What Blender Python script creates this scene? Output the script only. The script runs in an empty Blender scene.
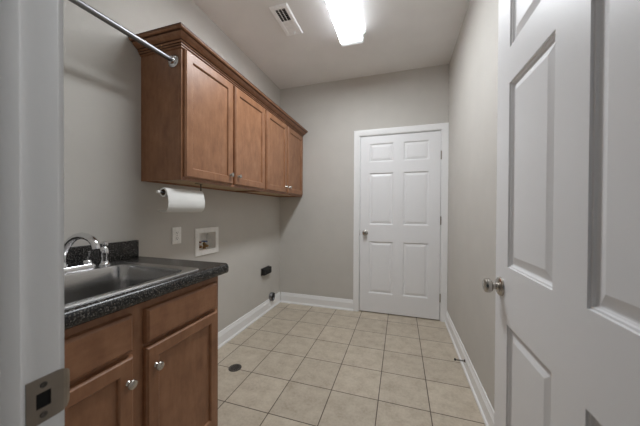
import bpy, bmesh, math, random
from mathutils import Vector, Matrix

# ------------------------------------------------------------------ camera, world, exposure
scene = bpy.context.scene
col = scene.collection
PI = math.pi
F_PX, YAW, PITCH, ROLL, CAM_H = 256.6, 0.3041, 0.0082, 0.0049, 1.1774
cam_data = bpy.data.cameras.new('camera')
cam = bpy.data.objects.new('camera', cam_data); col.objects.link(cam)
cam_data.sensor_fit = 'HORIZONTAL'; cam_data.sensor_width = 36.0; cam_data.lens = F_PX * 36.0 / 640.0
cam_data.clip_start = 0.02
fw = Vector((-math.sin(YAW) * math.cos(PITCH), math.cos(YAW) * math.cos(PITCH), -math.sin(PITCH)))
r0 = Vector((math.cos(YAW), math.sin(YAW), 0)); u0 = r0.cross(fw)
rr = math.cos(ROLL) * r0 + math.sin(ROLL) * u0; uu = -math.sin(ROLL) * r0 + math.cos(ROLL) * u0
cam.matrix_world = Matrix(((rr.x, uu.x, -fw.x, 0), (rr.y, uu.y, -fw.y, 0), (rr.z, uu.z, -fw.z, CAM_H), (0, 0, 0, 1)))
cam_data.dof.use_dof = True; cam_data.dof.focus_distance = 1.9; cam_data.dof.aperture_fstop = 5.6
scene.camera = cam

world = bpy.data.worlds.new('world'); scene.world = world; world.use_nodes = True
bg = world.node_tree.nodes['Background']
bg.inputs[0].default_value = (0.50, 0.76, 1.0, 1); bg.inputs[1].default_value = 0.02   # cool daylight in the hall behind

LAMP_STRENGTH = 20.0
scene.view_settings.view_transform = 'Standard'; scene.view_settings.look = 'None'
scene.view_settings.gamma = 1.0; scene.view_settings.use_curve_mapping = False
scene.view_settings.exposure = 1.16
scene.cycles.use_denoising = True
scene.cycles.max_bounces = 12; scene.cycles.diffuse_bounces = 8
scene.cycles.sample_clamp_indirect = 6.0

# ------------------------------------------------------------------ room numbers (metres)
XL, XR, D, H = -1.489, 0.478, 3.0085, 2.74
YN, YH = 0.246, 0.126                  # room face and hall face of the wall with the near doorway
JL, JR, JT = -0.481, 0.384, 2.048      # near doorway opening
BL, BR, BT = -0.4563, 0.4116, 2.0465    # far doorway opening
DOORH, DOORW = 2.032, 0.860

# ------------------------------------------------------------------ materials
def new_mat(name):
    m = bpy.data.materials.new(name); m.use_nodes = True
    nt = m.node_tree; b = nt.nodes['Principled BSDF']
    return m, nt, b
def N(nt, t, **kw):
    n = nt.nodes.new(t)
    for k, v in kw.items(): setattr(n, k, v)
    return n
def ramp(nt, stops):
    n = N(nt, 'ShaderNodeValToRGB'); e = n.color_ramp.elements
    e[0].position, e[0].color = stops[0][0], (*stops[0][1], 1)
    e[1].position, e[1].color = stops[-1][0], (*stops[-1][1], 1)
    for p, c in stops[1:-1]:
        k = e.new(p); k.color = (*c, 1)
    return n
def coords(nt, scale=(1, 1, 1), loc=(0, 0, 0)):
    g = N(nt, 'ShaderNodeNewGeometry'); mp = N(nt, 'ShaderNodeMapping')
    mp.inputs['Scale'].default_value = scale; mp.inputs['Location'].default_value = loc
    nt.links.new(g.outputs['Position'], mp.inputs['Vector'])
    return mp.outputs['Vector']
def noise(nt, vec, scale, detail=4, rough=.55):
    n = N(nt, 'ShaderNodeTexNoise'); n.inputs['Scale'].default_value = scale
    n.inputs['Detail'].default_value = detail; n.inputs['Roughness'].default_value = rough
    nt.links.new(vec, n.inputs['Vector']); return n
def bump(nt, b, height, strength, dist=.002):
    n = N(nt, 'ShaderNodeBump'); n.inputs['Strength'].default_value = strength; n.inputs['Distance'].default_value = dist
    nt.links.new(height, n.inputs['Height']); nt.links.new(n.outputs['Normal'], b.inputs['Normal'])

def paint(name, c, rough, tex=0.06, scale=220, var=.03):
    m, nt, b = new_mat(name)
    v = coords(nt)
    n = noise(nt, v, 3.0, 3)
    r = ramp(nt, [(.3, tuple(x * (1 - var) for x in c)), (.7, tuple(x * (1 + var) for x in c))])
    nt.links.new(n.outputs['Fac'], r.inputs[0]); nt.links.new(r.outputs[0], b.inputs['Base Color'])
    b.inputs['Roughness'].default_value = rough
    if tex:
        bump(nt, b, noise(nt, v, scale, 2).outputs['Fac'], tex, .001)
    return m
def plain(name, c, rough, metal=0.0, var=.05, scale=40):
    m, nt, b = new_mat(name)
    n = noise(nt, coords(nt), scale, 2)
    r = ramp(nt, [(.3, tuple(x * (1 - var) for x in c)), (.7, tuple(min(1, x * (1 + var)) for x in c))])
    nt.links.new(n.outputs['Fac'], r.inputs[0]); nt.links.new(r.outputs[0], b.inputs['Base Color'])
    b.inputs['Roughness'].default_value = rough; b.inputs['Metallic'].default_value = metal
    return m
def wood(name, dark, mid, light, grain='z', rough=.38):
    m, nt, b = new_mat(name)
    s = {'z': (1, 1, .16), 'y': (1, .16, 1), 'x': (.16, 1, 1)}[grain]
    v = coords(nt, s)
    fine = noise(nt, v, 55, 5, .6); blotch = noise(nt, coords(nt, (1, 1, .6)), 16, 5, .6)
    mix = N(nt, 'ShaderNodeMix'); mix.inputs['Factor'].default_value = .68
    nt.links.new(fine.outputs['Fac'], mix.inputs['A']); nt.links.new(blotch.outputs['Fac'], mix.inputs['B'])
    r = ramp(nt, [(.32, dark), (.5, mid), (.68, light)])
    nt.links.new(mix.outputs['Result'], r.inputs[0]); nt.links.new(r.outputs[0], b.inputs['Base Color'])
    b.inputs['Roughness'].default_value = rough
    bump(nt, b, fine.outputs['Fac'], .02, .001)
    return m

M = {}
M['wall'] = paint('wall_paint', (.555, .532, .495), .75, .05)
M['ceiling'] = paint('ceiling_paint', (.83, .82, .805), .85, .05)
M['trim'] = paint('trim_paint', (.87, .87, .87), .35, 0, var=.01)
M['door'] = paint('door_paint', (.83, .83, .84), .38, 0, var=.01)
M['wood'] = wood('stained_maple', (.205, .089, .042), (.28, .130, .064), (.35, .174, .091))
M['wood_h'] = wood('stained_maple_across', (.205, .089, .042), (.28, .130, .064), (.35, .174, .091), 'y')
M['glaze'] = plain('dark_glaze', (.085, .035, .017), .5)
M['maple'] = wood('natural_maple', (.44, .30, .17), (.50, .35, .20), (.55, .39, .23), 'y', .5)
M['chrome'] = plain('chrome', (.72, .72, .73), .12, 1.0, .01)
M['nickel'] = plain('satin_nickel', (.50, .47, .43), .27, 1.0, .02)
M['strike'] = plain('aged_nickel', (.30, .265, .225), .38, 1.0, .10, 25)
M['rod'] = plain('brushed_rod', (.25, .25, .26), .38, 1.0, .02)
M['plastic'] = plain('white_plastic', (.88, .87, .84), .4)
M['metal_white'] = plain('white_enamel', (.95, .95, .95), .4)
M['dark'] = plain('dark_void', (.012, .012, .012), .9)
M['black'] = plain('black_plastic', (.008, .008, .008), .55)
M['iron'] = plain('cast_iron', (.10, .088, .078), .5, .4, .2, 60)
M['paper'] = paint('paper', (.78, .77, .74), .95, .15, 400, var=.02)
M['card'] = plain('cardboard', (.20, .14, .09), .9)
M['brass'] = plain('brass', (.35, .22, .10), .4, .9, .2, 60)
M['red'] = plain('red_plastic', (.22, .035, .02), .45)
M['blue'] = plain('blue_plastic', (.05, .10, .25), .45)
M['rubber'] = plain('rubber', (.6, .6, .58), .8)

m, nt, b = new_mat('brushed_steel_shaded'); M['steel'] = m  # sink bowl copy, colour darkened for the dim surroundings it mirrors
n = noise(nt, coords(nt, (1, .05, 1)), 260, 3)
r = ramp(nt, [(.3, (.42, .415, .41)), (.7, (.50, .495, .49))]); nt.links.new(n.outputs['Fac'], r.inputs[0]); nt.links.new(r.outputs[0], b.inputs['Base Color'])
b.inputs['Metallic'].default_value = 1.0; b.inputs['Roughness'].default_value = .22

M['steel_rim'] = plain('steel_lit', (.66, .66, .67), .24, 1.0, .02)  # same sink steel for the rim, colour brightened to imitate its highlight

m, nt, b = new_mat('speckled_laminate'); M['counter'] = m
v = coords(nt)
n1 = noise(nt, v, 190, 2, .5); n2 = noise(nt, v, 60, 3, .6)
r1 = ramp(nt, [(.44, (.008, .008, .009)), (.52, (.018, .017, .016)), (.60, (.095, .09, .083)), (.70, (.22, .21, .195))])
mx = N(nt, 'ShaderNodeMix'); mx.inputs['Factor'].default_value = .2
nt.links.new(n1.outputs['Fac'], mx.inputs['A']); nt.links.new(n2.outputs['Fac'], mx.inputs['B'])
nt.links.new(mx.outputs['Result'], r1.inputs[0]); nt.links.new(r1.outputs[0], b.inputs['Base Color'])
b.inputs['Roughness'].default_value = .26

m, nt, b = new_mat('floor_tile'); M['tile'] = m
T = 0.3005
v = coords(nt, (1 / T, 1 / T, 0), (0.425 / T + 10, -1.325 / T + 10, 0))
bt = N(nt, 'ShaderNodeTexBrick'); bt.offset = 0; bt.squash = 1
nt.links.new(v, bt.inputs['Vector'])
bt.inputs['Scale'].default_value = 1; bt.inputs['Brick Width'].default_value = 1; bt.inputs['Row Height'].default_value = 1
bt.inputs['Mortar Size'].default_value = .0105; bt.inputs['Mortar Smooth'].default_value = .15; bt.inputs['Bias'].default_value = 0
bt.inputs['Color1'].default_value = (.93, .93, .93, 1); bt.inputs['Color2'].default_value = (1.04, 1.04, 1.04, 1); bt.inputs['Mortar'].default_value = (1, 1, 1, 1)
wv = coords(nt)
na = noise(nt, wv, 11, 6, .62); nb = noise(nt, wv, 60, 4, .65)
mx = N(nt, 'ShaderNodeMix'); mx.inputs['Factor'].default_value = .4
nt.links.new(na.outputs['Fac'], mx.inputs['A']); nt.links.new(nb.outputs['Fac'], mx.inputs['B'])
rt = ramp(nt, [(.30, (.39, .32, .24)), (.5, (.535, .465, .37)), (.70, (.64, .57, .465))]); nt.links.new(mx.outputs['Result'], rt.inputs[0])
mul = N(nt, 'ShaderNodeMix', data_type='RGBA', blend_type='MULTIPLY'); mul.inputs[0].default_value = 1
nt.links.new(rt.outputs[0], mul.inputs[6]); nt.links.new(bt.outputs['Color'], mul.inputs[7])
gm = N(nt, 'ShaderNodeMix', data_type='RGBA'); nt.links.new(bt.outputs['Fac'], gm.inputs[0])
nt.links.new(mul.outputs[2], gm.inputs[6]); gm.inputs[7].default_value = (.10, .074, .053, 1)
nt.links.new(gm.outputs[2], b.inputs['Base Color'])
b.inputs['Roughness'].default_value = .42
inv = N(nt, 'ShaderNodeMath', operation='SUBTRACT'); inv.inputs[0].default_value = 1; nt.links.new(bt.outputs['Fac'], inv.inputs[1])
bump(nt, b, inv.outputs[0], .5, .002)

m, nt, b = new_mat('lamp_lens'); M['lens'] = m
b.inputs['Base Color'].default_value = (.7, .7, .72, 1)
b.inputs['Emission Color'].default_value = (.925, .97, 1.01, 1)   # brightest below the tubes, dimmer up the sides
g = N(nt, 'ShaderNodeNewGeometry'); sx = N(nt, 'ShaderNodeSeparateXYZ'); mr = N(nt, 'ShaderNodeMapRange')
nt.links.new(g.outputs['Position'], sx.inputs[0]); nt.links.new(sx.outputs['Z'], mr.inputs['Value'])
mr.inputs['From Min'].default_value = 2.6585; mr.inputs['From Max'].default_value = 2.668; mr.inputs['To Min'].default_value = LAMP_STRENGTH; mr.inputs['To Max'].default_value = 0.7
my = N(nt, 'ShaderNodeMapRange'); nt.links.new(sx.outputs['Y'], my.inputs['Value'])
my.inputs['From Min'].default_value = 2.19; my.inputs['From Max'].default_value = 2.245; my.inputs['To Min'].default_value = 1.0; my.inputs['To Max'].default_value = 0.012
ms = N(nt, 'ShaderNodeMath', operation='MULTIPLY'); nt.links.new(mr.outputs[0], ms.inputs[0]); nt.links.new(my.outputs[0], ms.inputs[1])
nt.links.new(ms.outputs[0], b.inputs['Emission Strength'])

# ------------------------------------------------------------------ mesh helpers
class MB:
    def __init__(self): self.bm = bmesh.new()
    def merge(self, other):
        me = bpy.data.meshes.new('tmp'); other.to_mesh(me); other.free(); self.bm.from_mesh(me); bpy.data.meshes.remove(me); return self
    def box(self, x0, x1, y0, y1, z0, z1, bev=0, seg=2):
        t = bmesh.new(); bmesh.ops.create_cube(t, size=1)
        for v in t.verts: v.co = Vector(((x0 + x1) / 2 + v.co.x * (x1 - x0), (y0 + y1) / 2 + v.co.y * (y1 - y0), (z0 + z1) / 2 + v.co.z * (z1 - z0)))
        if bev: bmesh.ops.bevel(t, geom=t.edges[:], offset=bev, segments=seg, profile=.5, affect='EDGES')
        return self.merge(t)
    def lathe(self, prof, origin, axis='z', seg=28):
        # prof: (radius, height along the axis)
        o = Vector(origin); rings = []
        ax = {'z': (Vector((1, 0, 0)), Vector((0, 1, 0)), Vector((0, 0, 1))), 'x': (Vector((0, 1, 0)), Vector((0, 0, 1)), Vector((1, 0, 0))),
              '-x': (Vector((0, 0, 1)), Vector((0, 1, 0)), Vector((-1, 0, 0))), 'y': (Vector((0, 0, 1)), Vector((1, 0, 0)), Vector((0, 1, 0))),
              '-y': (Vector((1, 0, 0)), Vector((0, 0, 1)), Vector((0, -1, 0))), '-z': (Vector((0, 1, 0)), Vector((1, 0, 0)), Vector((0, 0, -1)))}[axis]
        for (rad, h) in prof:
            if rad < 1e-6: rings.append([self.bm.verts.new(o + ax[2] * h)])
            else: rings.append([self.bm.verts.new(o + ax[2] * h + (ax[0] * math.cos(2 * PI * i / seg) + ax[1] * math.sin(2 * PI * i / seg)) * rad) for i in range(seg)])
        for a, c in zip(rings, rings[1:]):
            for i in range(seg):
                j = (i + 1) % seg
                if len(a) == 1 and len(c) == 1: continue
                if len(a) == 1: self.bm.faces.new((a[0], c[j], c[i]))
                elif len(c) == 1: self.bm.faces.new((a[i], a[j], c[0]))
                else: self.bm.faces.new((a[i], a[j], c[j], c[i]))
        return self
    def tube(self, pts, radii, seg=14, caps=True):
        pts = [Vector(p) for p in pts]
        if not hasattr(radii, '__len__'): radii = [radii] * len(pts)
        up = Vector((0, 0, 1)); rings = []; pn = None
        for i, p in enumerate(pts):
            t = (pts[min(i + 1, len(pts) - 1)] - pts[max(i - 1, 0)]).normalized()
            if pn is None:
                pn = t.cross(up) if abs(t.dot(up)) < .95 else t.cross(Vector((1, 0, 0)))
            pn = (pn - t * pn.dot(t)).normalized(); q = t.cross(pn)
            rings.append([self.bm.verts.new(p + (pn * math.cos(2 * PI * k / seg) + q * math.sin(2 * PI * k / seg)) * radii[i]) for k in range(seg)])
        for a, c in zip(rings, rings[1:]):
            for k in range(seg):
                j = (k + 1) % seg; self.bm.faces.new((a[k], a[j], c[j], c[k]))
        if caps:
            self.bm.faces.new(rings[0][::-1]); self.bm.faces.new(rings[-1])
        return self
    def sweep(self, path, prof, normal, flip=False):
        # closed profile (a = offset to the side of the path, b = along normal) swept with mitred corners
        Nn = Vector(normal).normalized(); P = [Vector(p) for p in path]; L = []
        for a, c in zip(P, P[1:]):
            t = (c - a).normalized(); l = Nn.cross(t); L.append(-l if flip else l)
        rings = []
        for i, p in enumerate(P):
            if i == 0: mv = L[0]
            elif i == len(P) - 1: mv = L[-1]
            else: mv = (L[i - 1] + L[i]) / (1 + L[i - 1].dot(L[i]))
            rings.append([self.bm.verts.new(p + mv * a + Nn * b_) for a, b_ in prof])
        n = len(prof)
        for a, c in zip(rings, rings[1:]):
            for k in range(n):
                j = (k + 1) % n; self.bm.faces.new((a[k], a[j], c[j], c[k]))
        self.bm.faces.new(rings[0][::-1]); self.bm.faces.new(rings[-1])
        return self
    def rings(self, loops, close_last=True, close_first=False):
        # loops: lists of equally many points, bridged in turn
        R = [[self.bm.verts.new(p) for p in lp] for lp in loops]
        for a, c in zip(R, R[1:]):
            n = len(a)
            for k in range(n):
                j = (k + 1) % n; self.bm.faces.new((a[k], a[j], c[j], c[k]))
        if close_last: self.bm.faces.new(R[-1])
        if close_first: self.bm.faces.new(R[0][::-1])
        return self
    def build(self, name, mat, parent=None, smooth=False, loc=None, normals=True):
        bmesh.ops.remove_doubles(self.bm, verts=self.bm.verts[:], dist=1e-5)
        if normals: bmesh.ops.recalc_face_normals(self.bm, faces=self.bm.faces[:])
        o0 = Vector((0, 0, 0)); p = parent
        while p: o0 += p.location; p = p.parent
        l = Vector(loc) if loc is not None else Vector((0, 0, 0))
        bmesh.ops.translate(self.bm, verts=self.bm.verts[:], vec=-(o0 + l))
        me = bpy.data.meshes.new(name); self.bm.to_mesh(me); self.bm.free()
        me.materials.append(M[mat] if isinstance(mat, str) else mat)
        if smooth:
            for f in me.polygons: f.use_smooth = True
            try: me.set_sharp_from_angle(angle=math.radians(38))
            except Exception: pass
        o = bpy.data.objects.new(name, me); col.objects.link(o); o.location = l
        if parent: o.parent = parent
        return o

def tag(o, label=None, cat=None, group=None, kind=None):
    if label: o['label'] = label
    if cat: o['category'] = cat
    if group: o['group'] = group
    if kind: o['kind'] = kind
    return o
def empty(name, loc, label, cat, group=None):
    o = bpy.data.objects.new(name, None); col.objects.link(o); o.location = loc; o.empty_display_size = .05
    return tag(o, label, cat, group)
def copy_tree(o, parent=None):
    c = o.copy(); col.objects.link(c)
    if parent: c.parent = parent
    for ch in list(o.children): copy_tree(ch, c)
    return c
def boolean_cut(o, cutter):
    md = o.modifiers.new('cut', 'BOOLEAN'); md.operation = 'DIFFERENCE'; md.object = cutter; md.solver = 'EXACT'
    dg = bpy.context.evaluated_depsgraph_get(); dg.update()
    me = bpy.data.meshes.new_from_object(o.evaluated_get(dg)); o.modifiers.clear(); old = o.data; o.data = me; me.name = o.name
    bpy.data.meshes.remove(old)
def remove(o):
    me = o.data; bpy.data.objects.remove(o); bpy.data.meshes.remove(me)
def rrect(x0, x1, y0, y1, z, rad, seg=6):
    pts = []
    for cx, cy, a0 in ((x1 - rad, y1 - rad, 0), (x0 + rad, y1 - rad, PI / 2), (x0 + rad, y0 + rad, PI), (x1 - rad, y0 + rad, 1.5 * PI)):
        for k in range(seg + 1):
            a = a0 + PI / 2 * k / seg; pts.append((cx + rad * math.cos(a), cy + rad * math.sin(a), z))
    return pts

def panel_slab(fmap, u0, u1, v0, v1, t, us, vs, panels, ringspec, edge=((0, -.002), (.002, 0)), both=False, open_panels=False):
    """A door leaf: front at w=0, back at w=-t. us/vs = inner grid cuts; panels = set of (i,j) cells that get ringspec [(inset, depth)...]."""
    mb = MB(); bm = mb.bm
    def face(pts, rev=False):
        f = [bm.verts.new(fmap(*p)) for p in pts]; bm.faces.new(f[::-1] if rev else f)
    ei = edge[-1][0]
    def side(w_of, rev):
        U = [u0 + ei] + us + [u1 - ei]; V = [v0 + ei] + vs + [v1 - ei]
        for i in range(len(U) - 1):
            for j in range(len(V) - 1):
                a, b_, c, d = U[i], U[i + 1], V[j], V[j + 1]
                if (i, j) in panels:
                    prev = None
                    for ins, dep in ringspec:
                        cur = [(a + ins, c + ins, w_of(dep)), (b_ - ins, c + ins, w_of(dep)), (b_ - ins, d - ins, w_of(dep)), (a + ins, d - ins, w_of(dep))]
                        if prev:
                            for k in range(4): face((prev[k], prev[(k + 1) % 4], cur[(k + 1) % 4], cur[k]), rev)
                        prev = cur
                    if not open_panels: face(prev, rev)
                else: face(((a, c, w_of(0)), (b_, c, w_of(0)), (b_, d, w_of(0)), (a, d, w_of(0))), rev)
    side(lambda d: d, False)
    outer = [(0, -t + .0)]
    if both:
        side(lambda d: -t - d, True); lo = [(ins, -t - dep) for ins, dep in edge][::-1]
    else: lo = [(0, -t)]
    seq = lo + list(edge)
    def rect(ins, w): return [(u0 + ins, v0 + ins, w), (u1 - ins, v0 + ins, w), (u1 - ins, v1 - ins, w), (u0 + ins, v1 - ins, w)]
    for (i0, w0), (i1, w1) in zip(seq, seq[1:]):
        A, B = rect(i0, w0), rect(i1, w1)
        for k in range(4): face((A[k], A[(k + 1) % 4], B[(k + 1) % 4], B[k]))
    if not both and not open_panels: face(rect(0, -t), True)
    if open_panels:
        face(rect(0, -t), True)
    return mb

# ------------------------------------------------------------------ the setting
def struct(o): return tag(o, kind='structure')
floor = struct(MB().box(-3.2, 2.4, -2.6, D + .75, -.1, 0).build('floor', 'tile'))
struct(MB().box(-3.2, 2.4, -2.6, D + .75, H, H + .1).build('ceiling', 'ceiling'))
WT = .12
wl = struct(MB().box(XL - WT, XL, YH, D + WT, 0, H).build('wall_left', 'wall'))
struct(MB().box(XR, XR + WT, YH, D + WT, 0, H).build('wall_right', 'wall'))
def holed_wall(name, xa, xb, o0, o1, ot, y0, y1):
    mb = MB()
    mb.box(xa, o0, y0, y1, 0, H); mb.box(o1, xb, y0, y1, 0, H); mb.box(o0, o1, y0, y1, ot, H)
    return struct(mb.build(name, 'wall'))
holed_wall('wall_back', XL, XR, BL - .018, BR + .018, BT + .018, D, D + WT)
mb = MB()
mb.box(-3.2, JL - .018, YH, YN, 0, H); mb.box(JR + .018, 2.4, YH, YN, 0, H); mb.box(JL - .018, JR + .018, YH, YN, JT + .018, H)
# the long side walls start behind this one
wf = struct(mb.build('wall_front', 'wall'))
# unseen walls added beyond the far door to block light leaking under it
struct(MB().box(XL, XR + WT, D + .62, D + .70, 0, H).box(XL - WT, XL, D + WT, D + .70, 0, H).box(XR, XR + WT, D + WT, D + .62, 0, H).build('wall_light_block', 'wall'))

# washer supply box and vent duct openings in the left wall
VY, VZ = 2.772, .142
bx = (1.606, 1.796, .862, 1.002)
cut = MB().box(XL - .09, XL + .05, bx[0], bx[1], bx[2], bx[3]).build('cutter', 'wall'); boolean_cut(wl, cut); remove(cut)
cutv = MB().lathe([(0, -.06), (.05, -.06), (.05, .06), (0, .06)], (XL, VY, VZ), 'x').build('cutter', 'wall'); boolean_cut(wl, cutv)

# baseboards (profile: a = out from the wall, b = up)
BB = [(0, 0), (.024, 0), (.024, .010), (.020, .017), (.0145, .020), (.014, .022), (.014, .092), (.011, .097), (.011, .103), (.008, .110), (.0065, .122), (.004, .128), (0, .128)]
bbl = struct(MB().sweep([(XL, 1.085, 0), (XL, D, 0)], BB, (0, 0, 1), True).build('baseboard_left', 'trim'))
boolean_cut(bbl, cutv); remove(cutv)
struct(MB().sweep([(XL + .0245, D, 0), (BL - .070, D, 0)], BB, (0, 0, 1), True).build('baseboard_back', 'trim'))
struct(MB().sweep([(XR, D - .019, 0), (XR, YN + .018, 0)], BB, (0, 0, 1), True).build('baseboard_right', 'trim'))

# casings and jambs. casing profile: a = away from the opening, b = out from the wall
CS = [(0, 0), (0, .009), (.004, .011), (.012, .012), (.018, .0145), (.040, .0165), (.050, .018), (.060, .018), (.063, .016), (.063, 0)]
def casing(mb, xl, xr, zt, y, ny, rev=.006):
    path = [(xl - rev, y, 0), (xl - rev, y, zt + rev), (xr + rev, y, zt + rev), (xr + rev, y, 0)]
    mb.sweep(path, CS, (0, ny, 0), ny > 0)
def jamb(mb, xl, xr, zt, y0, y1, s0, s1):
    for y_a, y_b, th in ((y0, y1, 0), (s0, s1, .012)):
        mb.box(xl - .018, xl + th, y_a, y_b, 0, zt + .018, .0015); mb.box(xr - th, xr + .018, y_a, y_b, 0, zt + .018, .0015)
        mb.box(xl, xr, y_a, y_b, zt - th, zt + .018)
# near doorway, leaf opens into the room
mb = MB(); jamb(mb, JL, JR, JT, YH, YN, YN - .086, YN - .045)
casing(mb, JL, JR, JT, YN, 1); casing(mb, JL, JR, JT, YH, -1)
t1 = struct(mb.build('trim_1', 'trim', smooth=True)); t1['label'] = 'white painted jamb and casing of the near doorway'
# far doorway: slab flush with the room side
mb = MB(); jamb(mb, BL, BR, BT, D, D + WT, D + .039, D + .075)
casing(mb, BL, BR, BT, D, -1)
t2 = struct(mb.build('trim_2', 'trim', smooth=True)); t2['label'] = 'white painted casing around the closed far door'

# strike plate on the near jamb, with its lip round the corner
def strike_plate():
    mb = MB(); zc = .909; h = .032; y0, y1 = YN - .0365, YN - .001
    # plate with a hole, made from bars
    x0, x1 = JL, JL + .0016
    hy0, hy1, hz = y0 + .010, y0 + .026, .011
    mb.box(x0, x1, y0, hy0, zc - h, zc + h); mb.box(x0, x1, hy1, y1, zc - h, zc + h)
    mb.box(x0, x1, hy0, hy1, zc + hz, zc + h); mb.box(x0, x1, hy0, hy1, zc - h, zc - hz)
    # the curled lip
    lip = [(JL + .0016, y1, 1.0), (JL + .0015, y1 + .005, .97), (JL + .0004, y1 + .010, .88), (JL - .003, y1 + .0145, .74), (JL - .007, y1 + .017, .55)]
    P = [[(x, y, zc + h * f * g) for g in (1, .33, -.33, -1)] for x, y, f in lip]
    V = [[mb.bm.verts.new(p) for p in q] for q in P]; W = [[mb.bm.verts.new((p[0] - .0013, p[1] - .0006, p[2])) for p in q] for q in P]
    for a in range(len(P) - 1):
        for c in range(3):
            mb.bm.faces.new((V[a][c], V[a + 1][c], V[a + 1][c + 1], V[a][c + 1])); mb.bm.faces.new((W[a][c], W[a][c + 1], W[a + 1][c + 1], W[a + 1][c]))
        mb.bm.faces.new((V[a][0], W[a][0], W[a + 1][0], V[a + 1][0])); mb.bm.faces.new((V[a][3], V[a + 1][3], W[a + 1][3], W[a][3]))
    for c in range(3): mb.bm.faces.new((V[-1][c], W[-1][c], W[-1][c + 1], V[-1][c + 1]))
    o = mb.build('strike_plate', 'strike', t1); o['label'] = 'aged metal strike plate with a square latch hole'
    MB().box(JL - .006, JL + .0004, hy0, hy1, zc - hz, zc + hz).build('latch_hole', 'dark', o)
    for s in (-1, 1):
        MB().lathe([(.0042, 0), (.0042, .0006), (.0032, .001), (0, .0004)], (JL + .0016, (hy0 + hy1) / 2, zc + s * .021), 'x', 14).build('screw', 'iron', o)
strike_plate()

# ------------------------------------------------------------------ six-panel doors
PU = [.110, .372, .488, .748]                    # panel columns measured from the free edge
PV = [.220, .795, .985, 1.590, 1.706, 1.930]    # panel rows
RS = [(0, 0), (.0015, -.0045), (.0055, -.0055), (.0075, -.0095), (.0115, -.012), (.0145, -.012), (.038, -.004), (.040, -.0035)]
CELLS = {(i, j) for i in (1, 3) for j in (1, 3, 5)}
def knob_prof(): return [(0, .053), (.017, .053), (.0230, .050), (.0250, .044), (.0245, .035), (.0205, .029), (.0125, .026), (.011, .016), (.014, .012), (.028, .010), (.032, .006), (.033, 0), (0, 0)]
def door_knob(parent, origin, axis, label=None):
    p = knob_prof()
    o = MB().lathe([q for q in p if q[1] >= .011][:9] + [(0, .012)], origin, axis).build('door_knob', 'nickel', parent, True)
    MB().lathe([(0, .0125), (.014, .0122), (.026, .0105), (.032, .006), (.033, 0), (0, 0)], origin, axis).build('rosette', 'nickel', o, True)
    return o
def hinge(parent, x, y, z, nx, ny):
    mb = MB().lathe([(0, -.046), (.004, -.046), (.006, -.044), (.006, .044), (.004, .046), (0, .046)], (x + nx, y + ny, z), 'z', 12)
    mb.box(x - .003, x + .003, y, y + .002, z - .044, z + .044)
    return mb.build('hinge', 'nickel', parent, True)

# far door: u = x from the free (left) edge, front faces -Y
fx0 = -.4523
PUF, PVF = [.105, .371, .481, .743], [.220, .818, 1.012, 1.606, 1.733, 1.943]
d1 = struct(panel_slab(lambda u, v, w: Vector((fx0 + u, D + .002 - w, .010 + v)), 0, DOORW, 0, DOORH - .002, .035, PUF, PVF, CELLS, RS, both=True).build('door_1', 'door'))
d1['label'] = 'closed white six-panel door in the far wall'
door_knob(d1, (fx0 + .060, D + .002, .925), '-y')
for z in (1.78, 1.08, .25): hinge(d1, BR - .0015, D - .004, z, 0, -.004)
MB().box(fx0 - .003, fx0 + .0005, D - .002, D + .012, .893, .957).build('latch_plate', 'nickel', d1)

# near door, swung open along the right wall: u = from the free edge back to the hinge, front faces -X
dx, dy1 = .338, 1.102
d2 = struct(panel_slab(lambda u, v, w: Vector((dx - w, dy1 - u, .010 + v)), 0, DOORW, 0, DOORH - .002, .035, PU, PV, CELLS, RS, both=True).build('door_2', 'door'))
d2['label'] = 'open white six-panel door standing along the right wall'
door_knob(d2, (dx, dy1 - .055, .916), '-x'); door_knob(d2, (dx + .035, dy1 - .055, .916), 'x')
MB().box(dx + .006, dx + .029, dy1 - .0002, dy1 + .001, .887, .945).build('latch_plate', 'nickel', d2)
for z in (1.78, 1.05, .25):
    MB().lathe([(0, -.046), (.006, -.044), (.006, .044), (0, .046)], (dx + .0385, dy1 - DOORW - .0035, z), 'z', 12).build('hinge', 'nickel', d2, True)

# ------------------------------------------------------------------ cabinets
CR = [(0, 0), (.004, -.0035), (.006, -.010), (.010, -.011)]       # step from the frame down to the flat panel
EDGE = ((0, -.012), (.0015, -.007), (.005, -.0045), (.007, -.001), (.009, 0))
def cab_knob(parent, x, y, z, k=1.0):
    pr = [(0, .026), (.008, .0255), (.0135, .023), (.0155, .019), (.0140, .015), (.0075, .011), (.006, .006), (.009, .002), (.010, 0), (0, 0)]
    return MB().lathe([(a * k, h) for a, h in pr], (x, y, z), 'x', 24).build('knob', 'nickel', parent, True)
def cab_door(root, x, y0, y1, z0, z1, fw_, ky, kz, name='door', k=1.0):
    d = panel_slab(lambda u, v, w: Vector((x + .020 + w, u, v)), y0, y1, z0, z1, .020, [y0 + fw_, y1 - fw_], [z0 + fw_, z1 - fw_], {(1, 1)}, CR, EDGE, open_panels=True).build(name, 'wood', root)
    MB().box(x + .003, x + .0095, y0 + fw_ - .004, y1 - fw_ + .004, z0 + fw_ - .004, z1 - fw_ + .004).build('panel', 'wood', d)
    cab_knob(d, x + .020, ky, kz, k)
    return d

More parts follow.
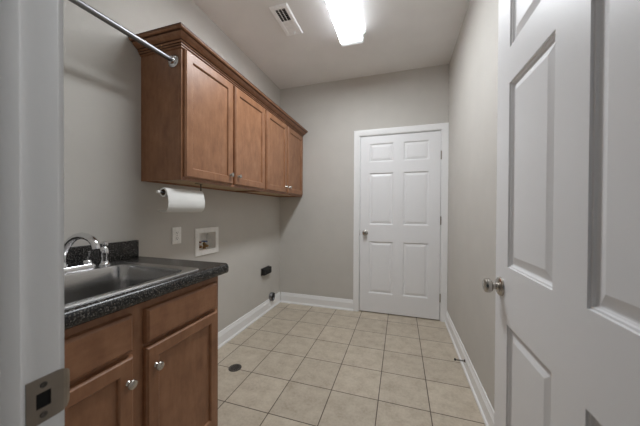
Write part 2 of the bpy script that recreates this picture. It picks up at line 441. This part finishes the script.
# wall cabinets: two units side by side, each with two doors
UF, UW = XL + .305, .929          # front plane of the face frame, unit width
UB, UT = 1.350, 2.135
def wall_cabinet(y0):
    y1 = y0 + UW - .0005
    root = empty('wall_cabinet', (XL, y0, UB), 'brown wood wall cabinet with two doors, nearer one, holding the closet rod end', 'cabinet', 'brown wall cabinets')
    mb = MB()
    mb.box(XL + .001, UF - .019, y0, y0 + .016, UB, UT); mb.box(XL + .001, UF - .019, y1 - .016, y1, UB, UT)
    mb.box(XL + .001, XL + .010, y0 + .016, y1 - .016, UB, UT); mb.box(XL + .010, UF - .019, y0 + .016, y1 - .016, UT - .016, UT)
    mb.build('carcass', 'wood', root)
    MB().box(XL + .010, UF - .019, y0 + .016, y1 - .016, UB + .012, UB + .026).build('bottom_panel', 'maple', root)
    f = MB()
    a, b_ = UF - .019, UF
    f.box(a, b_, y0, y0 + .040, UB, UT, .001); f.box(a, b_, y1 - .040, y1, UB, UT, .001)
    f.box(a, b_, y0 + .04, y1 - .04, UB, UB + .040); f.box(a, b_, y0 + .04, y1 - .04, UT - .04, UT)
    f.box(a, b_, y0 + .43, y1 - .43, UB + .04, UT - .04)
    f.build('face_frame', 'wood', root)
    yd = (y0 + .012, y0 + .446, y0 + .472, y1 - .016)
    cab_door(root, UF + .0005, yd[0], yd[1], UB + .017, 2.094, .052, yd[1] - .034, 1.432, k=1.0)
    cab_door(root, UF + .0005, yd[2], yd[3], UB + .017, 2.094, .052, yd[2] + .034, 1.432, k=1.0)
    return root
wc = wall_cabinet(1.150)
wc2 = copy_tree(wc); wc2.location = wc.location + Vector((0, UW, 0))
wc2['label'] = 'brown wood wall cabinet with two doors, farther one, ending at the back wall'

# crown moulding along the top (a = out from the cabinet face, b = up)
CZ = 2.092
CP = [(0, 0), (.006, 0), (.008, .003), (.008, .009), (.012, .010), (.0145, .013), (.0145, .017), (.012, .020), (.017, .0205), (.020, .022), (.022, .026), (.022, .029), (.019, .0315),
      (.026, .032), (.033, .035), (.042, .040), (.050, .047), (.054, .053), (.0545, .0555), (.063, .056), (.068, .057), (.0715, .060), (.0735, .064), (.0735, .0675), (.076, .068), (.076, .074), (.0, .074)]
UFc = UF + .0005
yc = 1.1495
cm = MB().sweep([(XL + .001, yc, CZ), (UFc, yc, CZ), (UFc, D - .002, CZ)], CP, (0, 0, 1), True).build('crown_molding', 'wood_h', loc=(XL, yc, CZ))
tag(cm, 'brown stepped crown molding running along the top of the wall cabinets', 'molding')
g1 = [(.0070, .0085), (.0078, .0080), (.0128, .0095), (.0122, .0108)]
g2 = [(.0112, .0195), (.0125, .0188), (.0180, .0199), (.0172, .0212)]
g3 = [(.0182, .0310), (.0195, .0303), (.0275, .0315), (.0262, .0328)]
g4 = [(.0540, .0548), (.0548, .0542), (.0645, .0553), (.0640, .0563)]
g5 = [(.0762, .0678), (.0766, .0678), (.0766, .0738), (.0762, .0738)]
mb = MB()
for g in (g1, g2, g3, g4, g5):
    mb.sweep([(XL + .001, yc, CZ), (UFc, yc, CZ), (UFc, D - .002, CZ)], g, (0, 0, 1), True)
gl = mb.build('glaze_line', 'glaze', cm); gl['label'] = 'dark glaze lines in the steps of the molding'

# base cabinet under the sink
BF = -.879; BY0, BY1 = YN + .02, 1.083; BTOP = .864
root = empty('base_cabinet', (XL, BY0, 0), 'brown wood base cabinet with two doors under the sink counter', 'cabinet')
mb = MB()
mb.box(XL + .001, BF - .019, BY0, BY0 + .016, 0, BTOP); mb.box(XL + .001, BF - .019, BY1 - .016, BY1, 0, BTOP)
mb.box(XL + .001, XL + .010, BY0 + .016, BY1 - .016, .1, BTOP); mb.box(XL + .010, BF - .019, BY0 + .016, BY1 - .016, .1, .116)
mb.build('carcass', 'wood', root)
f = MB(); a, b_ = BF - .019, BF
f.box(a, b_, BY0, BY0 + .03, .1, BTOP, .001); f.box(a, b_, BY1 - .042, BY1, .0, BTOP, .001); f.box(a, b_, .622, .705, .1, BTOP)
for ya, yb in ((BY0 + .03, .622), (.705, BY1 - .042)):
    f.box(a, b_, ya, yb, BTOP - .045, BTOP); f.box(a, b_, ya, yb, .672, .708); f.box(a, b_, ya, yb, .1, .13)
f.build('face_frame', 'wood', root)
MB().box(BF - .08, BF - .068, BY0 + .016, BY1 - .042, 0, .1).build('toe_kick', 'wood', root)
LE = ((0, -.014), (.0015, -.010), (.0025, -.006), (.010, -.0005), (.013, 0))
for y0, y1 in ((.258, .640), (.685, 1.060)):
    panel_slab(lambda u, v, w: Vector((BF + .0205 + w, u, v)), y0 + .012 * (y0 < .3), y1, .698, .824, .020, [], [], set(), CR, LE).build('drawer_front', 'wood_h', root)
cab_door(root, BF + .0005, .270, .641, .118, .684, .047, .620, .600)
cab_door(root, BF + .0005, .685, 1.060, .118, .684, .047, .722, .604)

# countertop with rolled front, cut out for the sink
CT, CFX, CY0, CY1 = .905, -.846, YN + .019, 1.122
SX0, SX1, SY0, SY1 = -1.435, -.877, .395, .970
bull = [(XL + .001, BTOP + .001), (CFX - .030, BTOP + .001), (CFX - .030, BTOP - .006), (CFX - .014, BTOP - .011), (CFX - .005, BTOP - .007), (CFX, BTOP + .002), (CFX, CT - .018), (CFX - .003, CT - .009), (CFX - .010, CT - .002), (CFX - .020, CT), (XL + .001, CT)]
mb = MB()
A = [mb.bm.verts.new((x, CY0, z)) for x, z in bull]; B = [mb.bm.verts.new((x, CY1, z)) for x, z in bull]
for k in range(len(bull)):
    j = (k + 1) % len(bull); mb.bm.faces.new((A[k], A[j], B[j], B[k]))
mb.bm.faces.new(A[::-1]); mb.bm.faces.new(B)
ct = mb.build('countertop', 'counter', loc=(XL, CY0, BTOP))
cut = MB().rings([rrect(SX0 + .012, SX1 - .012, SY0 + .012, SY1 - .012, .8, .02), rrect(SX0 + .012, SX1 - .012, SY0 + .012, SY1 - .012, .95, .02)], True, True).build('cutter', 'counter')
boolean_cut(ct, cut); remove(cut)
for f in ct.data.polygons: f.use_smooth = True
ct.data.set_sharp_from_angle(angle=math.radians(38))
tag(ct, 'black speckled laminate countertop with rolled front edge on the base cabinet', 'countertop')
MB().box(XL + .001, XL + .020, CY0, CY1, CT, CT + .096, .003).build('backsplash', 'counter', ct)

# drop-in stainless sink
root = empty('kitchen_sink', ((SX0 + SX1) / 2, (SY0 + SY1) / 2, CT), 'stainless steel drop-in sink with one deep bowl set in the black countertop', 'sink')
bx0, bx1, by0, by1 = -1.315, -.916, .440, .922
s = 8
loops = [rrect(SX0 + .013, SX1 - .013, SY0 + .013, SY1 - .013, CT - .004, .02, s), rrect(SX0, SX1, SY0, SY1, CT + .0004, .028, s), rrect(SX0 + .003, SX1 - .003, SY0 + .003, SY1 - .003, CT + .005, .026, s),
         rrect(SX0 + .008, SX1 - .008, SY0 + .008, SY1 - .008, CT + .0062, .022, s), rrect(SX0 + .014, SX1 - .014, SY0 + .014, SY1 - .014, CT + .0045, .02, s),
         rrect(bx0 - .010, bx1 + .010, by0 - .010, by1 + .010, CT + .0035, .065, s)]
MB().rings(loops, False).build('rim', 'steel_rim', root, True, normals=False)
loops = [rrect(bx0 - .010, bx1 + .010, by0 - .010, by1 + .010, CT + .0035, .065, s), rrect(bx0 - .003, bx1 + .003, by0 - .003, by1 + .003, CT + .002, .060, s), rrect(bx0, bx1, by0, by1, CT - .004, .058, s),
         rrect(bx0 + .006, bx1 - .006, by0 + .006, by1 - .006, CT - .09, .055, s), rrect(bx0 + .010, bx1 - .010, by0 + .010, by1 - .010, CT - .150, .052, s), rrect(bx0 + .016, bx1 - .016, by0 + .016, by1 - .016, CT - .168, .05, s),
         rrect(bx0 + .032, bx1 - .032, by0 + .032, by1 - .032, CT - .177, .045, s), rrect(bx0 + .14, bx1 - .14, by0 + .16, by1 - .16, CT - .181, .03, s)]
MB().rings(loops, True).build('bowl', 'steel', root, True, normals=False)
MB().lathe([(0, .002), (.026, .002), (.030, .004), (.040, .005), (.044, .002), (.044, -.004), (0, -.004)], ((bx0 + bx1) / 2, (by0 + by1) / 2, CT - .180), 'z').build('drain_strainer', 'chrome', root, True)

# faucet and side sprayer on the sink deck
DK = CT + .0042; FX, FY = -1.388, .718
root = empty('faucet', (FX, FY, DK), 'chrome arched faucet with two handles on the back deck of the sink', 'faucet')
mb = MB().rings([rrect(FX - .027, FX + .027, FY - .125, FY + .125, DK, .0265, 8), rrect(FX - .027, FX + .027, FY - .125, FY + .125, DK + .010, .0265, 8), rrect(FX - .022, FX + .022, FY - .120, FY + .120, DK + .017, .0215, 8)], True, True)
mb.build('base_plate', 'chrome', root, True)
pts = [Vector((FX, FY, DK + .016)), Vector((FX, FY, .950)), Vector((-1.385, FY, .975)), Vector((-1.372, FY, 1.000)), Vector((-1.348, FY, 1.030)), Vector((-1.323, FY, 1.050)), Vector((-1.295, FY, 1.064)), Vector((-1.262, FY, 1.070)), Vector((-1.230, FY, 1.067)), Vector((-1.202, FY, 1.058)), Vector((-1.184, FY, 1.044)), Vector((-1.176, FY, 1.031)), Vector((-1.174, FY, 1.019))]
MB().tube(pts, [.016, .0145, .014] + [.0138] * 8 + [.0142, .0145], 16).build('spout', 'chrome', root, True)
MB().lathe([(.020, 0), (.020, .010), (.016, .018), (.0135, .03), (0, .03)], (FX, FY, DK + .015), 'z').build('spout_collar', 'chrome', root, True)
for sgn in (-1, 1):
    hy = FY + sgn * .094
    h = MB().lathe([(.020, 0), (.020, .008), (.017, .016), (.013, .020), (0, .021)], (FX, hy, DK + .015), 'z').build('handle', 'chrome', root, True)
    MB().tube([(FX, hy, DK + .034), (FX + .004, hy + sgn * .004, DK + .055), (FX + .006, hy + sgn * .006, DK + .074)], [.0045, .0035, .005], 12).build('lever', 'chrome', h, True)
SPX, SPY = -1.375, .876
root = empty('side_sprayer', (SPX, SPY, DK), 'chrome side sprayer standing in its collar beside the faucet', 'sprayer')
MB().lathe([(0, 0), (.026, 0), (.026, .004), (.021, .008), (.018, .014), (.0165, .020), (0, .020)], (SPX, SPY, DK), 'z').build('collar', 'chrome', root, True)
MB().lathe([(.0145, .018), (.0145, .040), (.018, .055), (.0185, .066), (.015, .082), (.010, .088), (.010, .093)], (SPX, SPY, DK), 'z').build('spray_body', 'chrome', root, True)
MB().lathe([(.009, .090), (.0145, .094), (.0165, .102), (.0150, .110), (.008, .115), (0, .116)], (SPX, SPY, DK), 'z').build('spray_head', 'chrome', root, True)

# ------------------------------------------------------------------ closet rod from the near wall to the cabinet side
RX, RZ, RZN = -1.240, 2.026, 1.993      # hung slightly lower at the near wall
root = empty('closet_rod', (RX, YN, RZN), 'round metal closet rod fixed to the end of the wall cabinet', 'rod')
MB().tube([(RX, YN + .004, RZN), (RX, 1.147, RZ)], .0135, 20).build('pole', 'rod', root, True)
for y, z, ax in ((1.1495, RZ, '-y'), (YN + .0005, RZN, 'y')):
    MB().lathe([(0, 0), (.036, 0), (.037, .003), (.033, .006), (.021, .0075), (.0190, .020), (.0145, .021), (.0145, .006), (0, .006)], (RX, y, z), ax).build('flange', 'chrome', root, True)

# ------------------------------------------------------------------ paper towel holder and roll under the cabinet
PX, PZ = -1.246, 1.276
root = empty('paper_towel_holder', (PX, 1.33, UB), 'dark wire paper towel holder screwed under the wall cabinet', 'holder')
MB().box(PX - .010, PX + .010, 1.325, 1.372, UB - .004, UB - .0002, .001).box(PX - .004, PX + .004, 1.366, 1.370, PZ - .012, UB - .002, .0008).build('bracket', 'iron', root)
MB().tube([(PX, 1.066, PZ), (PX, 1.366, PZ)], .0055, 14).build('bar', 'rod', root, True)
MB().lathe([(0, 0), (.006, .001), (.0085, .006), (.0075, .014), (0, .018)], (PX, 1.068, PZ), '-y', 16).build('bar_tip', 'plastic', root, True)
RY0, RY1 = 1.088, 1.362
root = empty('paper_towel_roll', (PX, (RY0 + RY1) / 2, PZ), 'nearly used white paper towel roll with a curled sheet hanging from its holder', 'paper towel')
MB().lathe([(.0255, 0), (.0255, RY1 - RY0), (.0175, RY1 - RY0), (.0175, 0), (.0255, 0)], (PX, RY0, PZ), 'y').build('roll', 'paper', root, True)
MB().lathe([(.0173, .001), (.0173, RY1 - RY0 - .001), (.0155, RY1 - RY0 - .001), (.0155, .001), (.0173, .001)], (PX, RY0, PZ), 'y').build('tube', 'card', root, True)
prof = []
for k in range(0, 7):
    a = math.radians(110 - k * 16); prof.append((PX + .0268 * math.cos(a), PZ + .0268 * math.sin(a)))
for (x, z) in ((.0315, -.012), (.0365, -.035), (.039, -.058), (.036, -.080), (.028, -.098), (.014, -.108), (-.002, -.1115), (-.022, -.107), (-.041, -.0975)): prof.append((PX + x, PZ + z))
mb = MB(); A = []
for j in range(9):
    y = RY0 + (RY1 - RY0) * j / 8
    A.append([mb.bm.verts.new((x + .0012 * math.sin(j * 1.3) * (k > 8), y, z)) for k, (x, z) in enumerate(prof)])
for a, c in zip(A, A[1:]):
    for k in range(len(prof) - 1): mb.bm.faces.new((a[k], a[k + 1], c[k + 1], c[k]))
bmesh.ops.solidify(mb.bm, geom=mb.bm.faces[:], thickness=.0035)
MB_sheet = mb.build('hanging_sheet', 'paper', root, True)

# ------------------------------------------------------------------ left wall fittings
def outlet():
    y0, y1, z0, z1 = 1.368, 1.442, .943, 1.059; yc_ = (y0 + y1) / 2; zc = (z0 + z1) / 2
    root = empty('wall_outlet', (XL, yc_, zc), 'white duplex outlet plate on the wall beside the washer supply box', 'outlet')
    MB().box(XL + .0003, XL + .006, y0, y1, z0, z1, .0025).build('cover_plate', 'plastic', root, True)
    for s_ in (-1, 1):
        c = zc + s_ * .0195
        o = MB().rings([[(XL + .006, y, z) for y, z, _ in rrect(yc_ - .017, yc_ + .017, c - .0145, c + .0145, 0, .011, 5)], [(XL + .0078, y, z) for y, z, _ in rrect(yc_ - .0165, yc_ + .0165, c - .014, c + .014, 0, .0108, 5)]], True).build('socket', 'plastic', root)
        for sy in (-.00635, .00635): MB().box(XL + .0075, XL + .0081, yc_ + sy - .0012, yc_ + sy + .0012, c - .003, c + .007).build('slot', 'dark', o)
        MB().lathe([(.0028, 0), (.0028, .0006), (0, .0006)], (XL + .0075, yc_, c - .0075), 'x', 12).build('ground_hole', 'dark', o)
    MB().lathe([(.0035, 0), (.003, .0012), (0, .0014)], (XL + .006, yc_, zc), 'x', 12).build('screw', 'nickel', root, True)
outlet()

def washer_box():
    y0, y1, z0, z1 = 1.571, 1.832, .823, 1.039
    iy0, iy1, iz0, iz1 = bx
    root = empty('washer_supply_box', (XL, (y0 + y1) / 2, z0), 'white recessed washer supply box with two water valves in the wall', 'supply box')
    mb = MB(); X = lambda d, pts: [(XL + d, y, z) for y, z, _ in pts]
    mb.rings([X(.0004, rrect(y0, y1, z0, z1, 0, .004, 2)), X(.006, rrect(y0, y1, z0, z1, 0, .004, 2)), X(.009, rrect(y0 + .004, y1 - .004, z0 + .004, z1 - .004, 0, .004, 2)),
              X(.008, rrect(iy0 + .003, iy1 - .003, iz0 + .003, iz1 - .003, 0, .003, 2)), X(.0004, rrect(iy0 + .003, iy1 - .003, iz0 + .003, iz1 - .003, 0, .003, 2))], False)
    mb.build('flange', 'plastic', root)
    mb = MB(); c = [(iy0 + .002, iz0 + .002), (iy1 - .002, iz0 + .002), (iy1 - .002, iz1 - .002), (iy0 + .002, iz1 - .002)]
    fr = [mb.bm.verts.new((XL + .001, y, z)) for y, z in c]; bk = [mb.bm.verts.new((XL - .085, y, z)) for y, z in c]
    for k in range(4): mb.bm.faces.new((fr[k], fr[(k + 1) % 4], bk[(k + 1) % 4], bk[k]))
    mb.bm.faces.new(bk)
    mb.build('recess', 'plastic', root)
    for y, hm in ((1.648, 'red'), (1.716, 'blue')):
        v = MB().lathe([(.012, 0), (.012, .012), (.009, .014), (.009, .030), (.012, .032), (.012, .046), (.006, .050), (.006, .056), (0, .056)], (XL - .040, y, iz0 + .003), 'z', 18)
        v.tube([(XL - .040, y, iz0 + .030), (XL - .004, y, iz0 + .026)], [.011, .010], 14)
        v = v.build('valve', 'brass', root, True)
        v['label'] = 'brass water valve with a %s handle' % hm
        MB().box(XL - .062, XL - .012, y - .009, y + .009, iz0 + .058, iz0 + .068, .003).build('handle', hm, v, True)
    MB().lathe([(.024, 0), (.024, .004), (.019, .005), (.019, .001), (0, .001)], (XL - .045, 1.765, iz0 + .002), 'z', 20).build('drain_opening', 'plastic', root, True)
washer_box()

# dryer receptacle: black box on the wall
root = empty('dryer_receptacle', (XL, 2.636, .485), 'black dryer power receptacle box mounted low on the wall above the vent hole', 'receptacle')
MB().box(XL + .0005, XL + .040, 2.550, 2.722, .446, .520, .007, 3).build('housing', 'black', root, True)
for y0, y1, z0, z1 in ((2.597, 2.603, .470, .498), (2.669, 2.675, .470, .498), (2.628, 2.644, .460, .466)):
    MB().box(XL + .0395, XL + .0412, y0, y1, z0, z1).build('slot', 'dark', root)
MB().box(XL + .0003, XL + .004, 2.540, 2.732, .440, .526, .0015).build('back_plate', 'iron', root)

# dryer vent duct stub through wall and baseboard
root = empty('dryer_vent', (XL, VY, VZ), 'round dark dryer vent duct stub low on the wall in the corner', 'vent')
MB().lathe([(.0490, -.055), (.0490, .034), (.0475, .036), (.0460, .034), (.0460, -.055), (.0490, -.055)], (XL, VY, VZ), 'x', 36).build('duct', 'rod', root, True)
MB().lathe([(0, .020), (.0455, .018), (.0455, .010), (0, .010)], (XL, VY, VZ), 'x', 36).build('damper', 'black', root, True)

# ------------------------------------------------------------------ floor drain, door stop
DX, DY = -1.172, 1.633
root = empty('floor_drain', (DX, DY, 0), 'round dark metal drain cover set in the tile floor beside the cabinet', 'drain')
MB().lathe([(0, .0005), (.047, .0005), (.047, .003), (.042, .0045), (.036, .0045), (.034, .003), (0, .003)], (DX, DY, 0), 'z', 36).build('cover', 'iron', root, True)
for k in range(-2, 3):
    L = math.sqrt(.031 ** 2 - (k * .011) ** 2); MB().box(DX + k * .011 - .002, DX + k * .011 + .002, DY - L, DY + L, .0028, .0036).build('slot', 'dark', root)
SY, SZ = 2.13, .070
root = empty('door_stop', (XR - .014, SY, SZ), 'dark spring door stop sticking out from the baseboard', 'door stop')
pts = []
for k in range(97):
    a = 2 * PI * k / 8; pts.append((XR - .020 - .055 * k / 96, SY + .0045 * math.cos(a), SZ + .0045 * math.sin(a)))
MB().tube(pts, .0014, 6).build('spring', 'iron', root, True)
MB().lathe([(0, 0), (.011, 0), (.011, .002), (.006, .007), (0, .007)], (XR - .0142, SY, SZ), '-x', 18).build('mount', 'iron', root, True)
MB().lathe([(0, 0), (.0075, .001), (.0085, .005), (.0075, .012), (0, .013)], (XR - .074, SY, SZ), '-x', 16).build('tip', 'black', root, True)

# ------------------------------------------------------------------ ceiling light and register
LX0, LX1, LY0, LY1, LZ = -.519, -.318, 1.200, 2.276, 2.656
lc = (LX0 + LX1) / 2
root = empty('ceiling_light', (lc, (LY0 + LY1) / 2, H), 'long white fluorescent ceiling light with a glowing wraparound lens', 'light')
MB().box(LX0 + .02, LX1 - .02, LY0 + .004, LY1 - .004, H - .030, H - .0005).build('housing', 'metal_white', root)
pr = [(LX0 + .001, H - .012), (LX0, H - .030), (LX0 + .002, LZ + .012), (LX0 + .006, LZ + .0045), (LX0 + .018, LZ + .0005), (lc, LZ + .001), (LX1 - .018, LZ + .0005), (LX1 - .006, LZ + .0045), (LX1 - .002, LZ + .012), (LX1, H - .030), (LX1 - .001, H - .012)]
mb = MB()
A = [mb.bm.verts.new((x, LY0 + .008, z)) for x, z in pr]; B = [mb.bm.verts.new((x, LY1 - .008, z)) for x, z in pr]
for k in range(len(pr) - 1): mb.bm.faces.new((A[k], A[k + 1], B[k + 1], B[k]))
bmesh.ops.solidify(mb.bm, geom=mb.bm.faces[:], thickness=.002)
mb.build('lens', 'lens', root, True)
for ya, yb in ((LY0, LY0 + .008), (LY1 - .008, LY1)):
    mb = MB(); po = [(LX0 - .002, H - .0005)] + [(x + (-.002 if x < lc - .01 else .002 if x > lc + .01 else 0), z - .002) for x, z in pr] + [(LX1 + .002, H - .0005)]
    A = [mb.bm.verts.new((x, ya, z)) for x, z in po]; B = [mb.bm.verts.new((x, yb, z)) for x, z in po]
    for k in range(len(po)):
        j = (k + 1) % len(po); mb.bm.faces.new((A[k], A[j], B[j], B[k]))
    mb.bm.faces.new(A[::-1]); mb.bm.faces.new(B); mb.build('end_cap', 'metal_white', root)

VX0, VX1, VY0, VY1 = -.978, -.826, 1.772, 2.108
vc = (VX0 + VX1) / 2
root = empty('ceiling_vent', (vc, (VY0 + VY1) / 2, H), 'white rectangular air register in the ceiling beside the light', 'vent')
ix0, ix1, iy0, iy1 = VX0 + .034, VX1 - .034, VY0 + .034, VY1 - .040
mb = MB()
def R_(ins_x, ins_y, z): return [(VX0 + ins_x, VY0 + ins_y, z), (VX1 - ins_x, VY0 + ins_y, z), (VX1 - ins_x, VY1 - ins_y, z), (VX0 + ins_x, VY1 - ins_y, z)]
mb.rings([R_(0, 0, H - .0005), R_(0, 0, H - .003), R_(.008, .008, H - .011), [(ix0 - .002, iy0 - .002, H - .0115), (ix1 + .002, iy0 - .002, H - .0115), (ix1 + .002, iy1 + .002, H - .0115), (ix0 - .002, iy1 + .002, H - .0115)],
          [(ix0, iy0, H - .010), (ix1, iy0, H - .010), (ix1, iy1, H - .010), (ix0, iy1, H - .010)], [(ix0, iy0, H - .0005), (ix1, iy0, H - .0005), (ix1, iy1, H - .0005), (ix0, iy1, H - .0005)]], False)
mb.build('frame', 'metal_white', root)
MB().box(ix0 - .001, ix1 + .001, iy0 - .001, iy1 + .001, H - .0018, H - .0006).build('duct_opening', 'dark', root)
ym = iy0 + (iy1 - iy0) * .50
def slat(y, ty, tz, zc):
    mb = MB(); p = [(ix0, y - ty, zc - tz), (ix1, y - ty, zc - tz), (ix1, y + ty, zc + tz), (ix0, y + ty, zc + tz)]
    mb.bm.faces.new([mb.bm.verts.new(q) for q in p]); bmesh.ops.solidify(mb.bm, geom=mb.bm.faces[:], thickness=.0008)
    mb.build('slat', 'metal_white', root)
for k in range(7): slat(iy0 + (ym - iy0) * (k + .6) / 7, .0050, .0036, H - .0062)        # open bank
for k in range(9): slat(ym + (iy1 - ym) * (k + .5) / 9, .0084, -.0030, H - .0078)        # shut bank, slats overlapping
for x in (ix0 + (ix1 - ix0) / 3, ix0 + (ix1 - ix0) * 2 / 3):
    MB().box(x - .0026, x + .0026, iy0, ym, H - .0122, H - .0105).build('divider', 'metal_white', root)
MB().box(ix1 - .034, ix1 - .026, iy1 - .004, iy1 + .006, H - .032, H - .010, .002).build('damper_lever', 'metal_white', root)
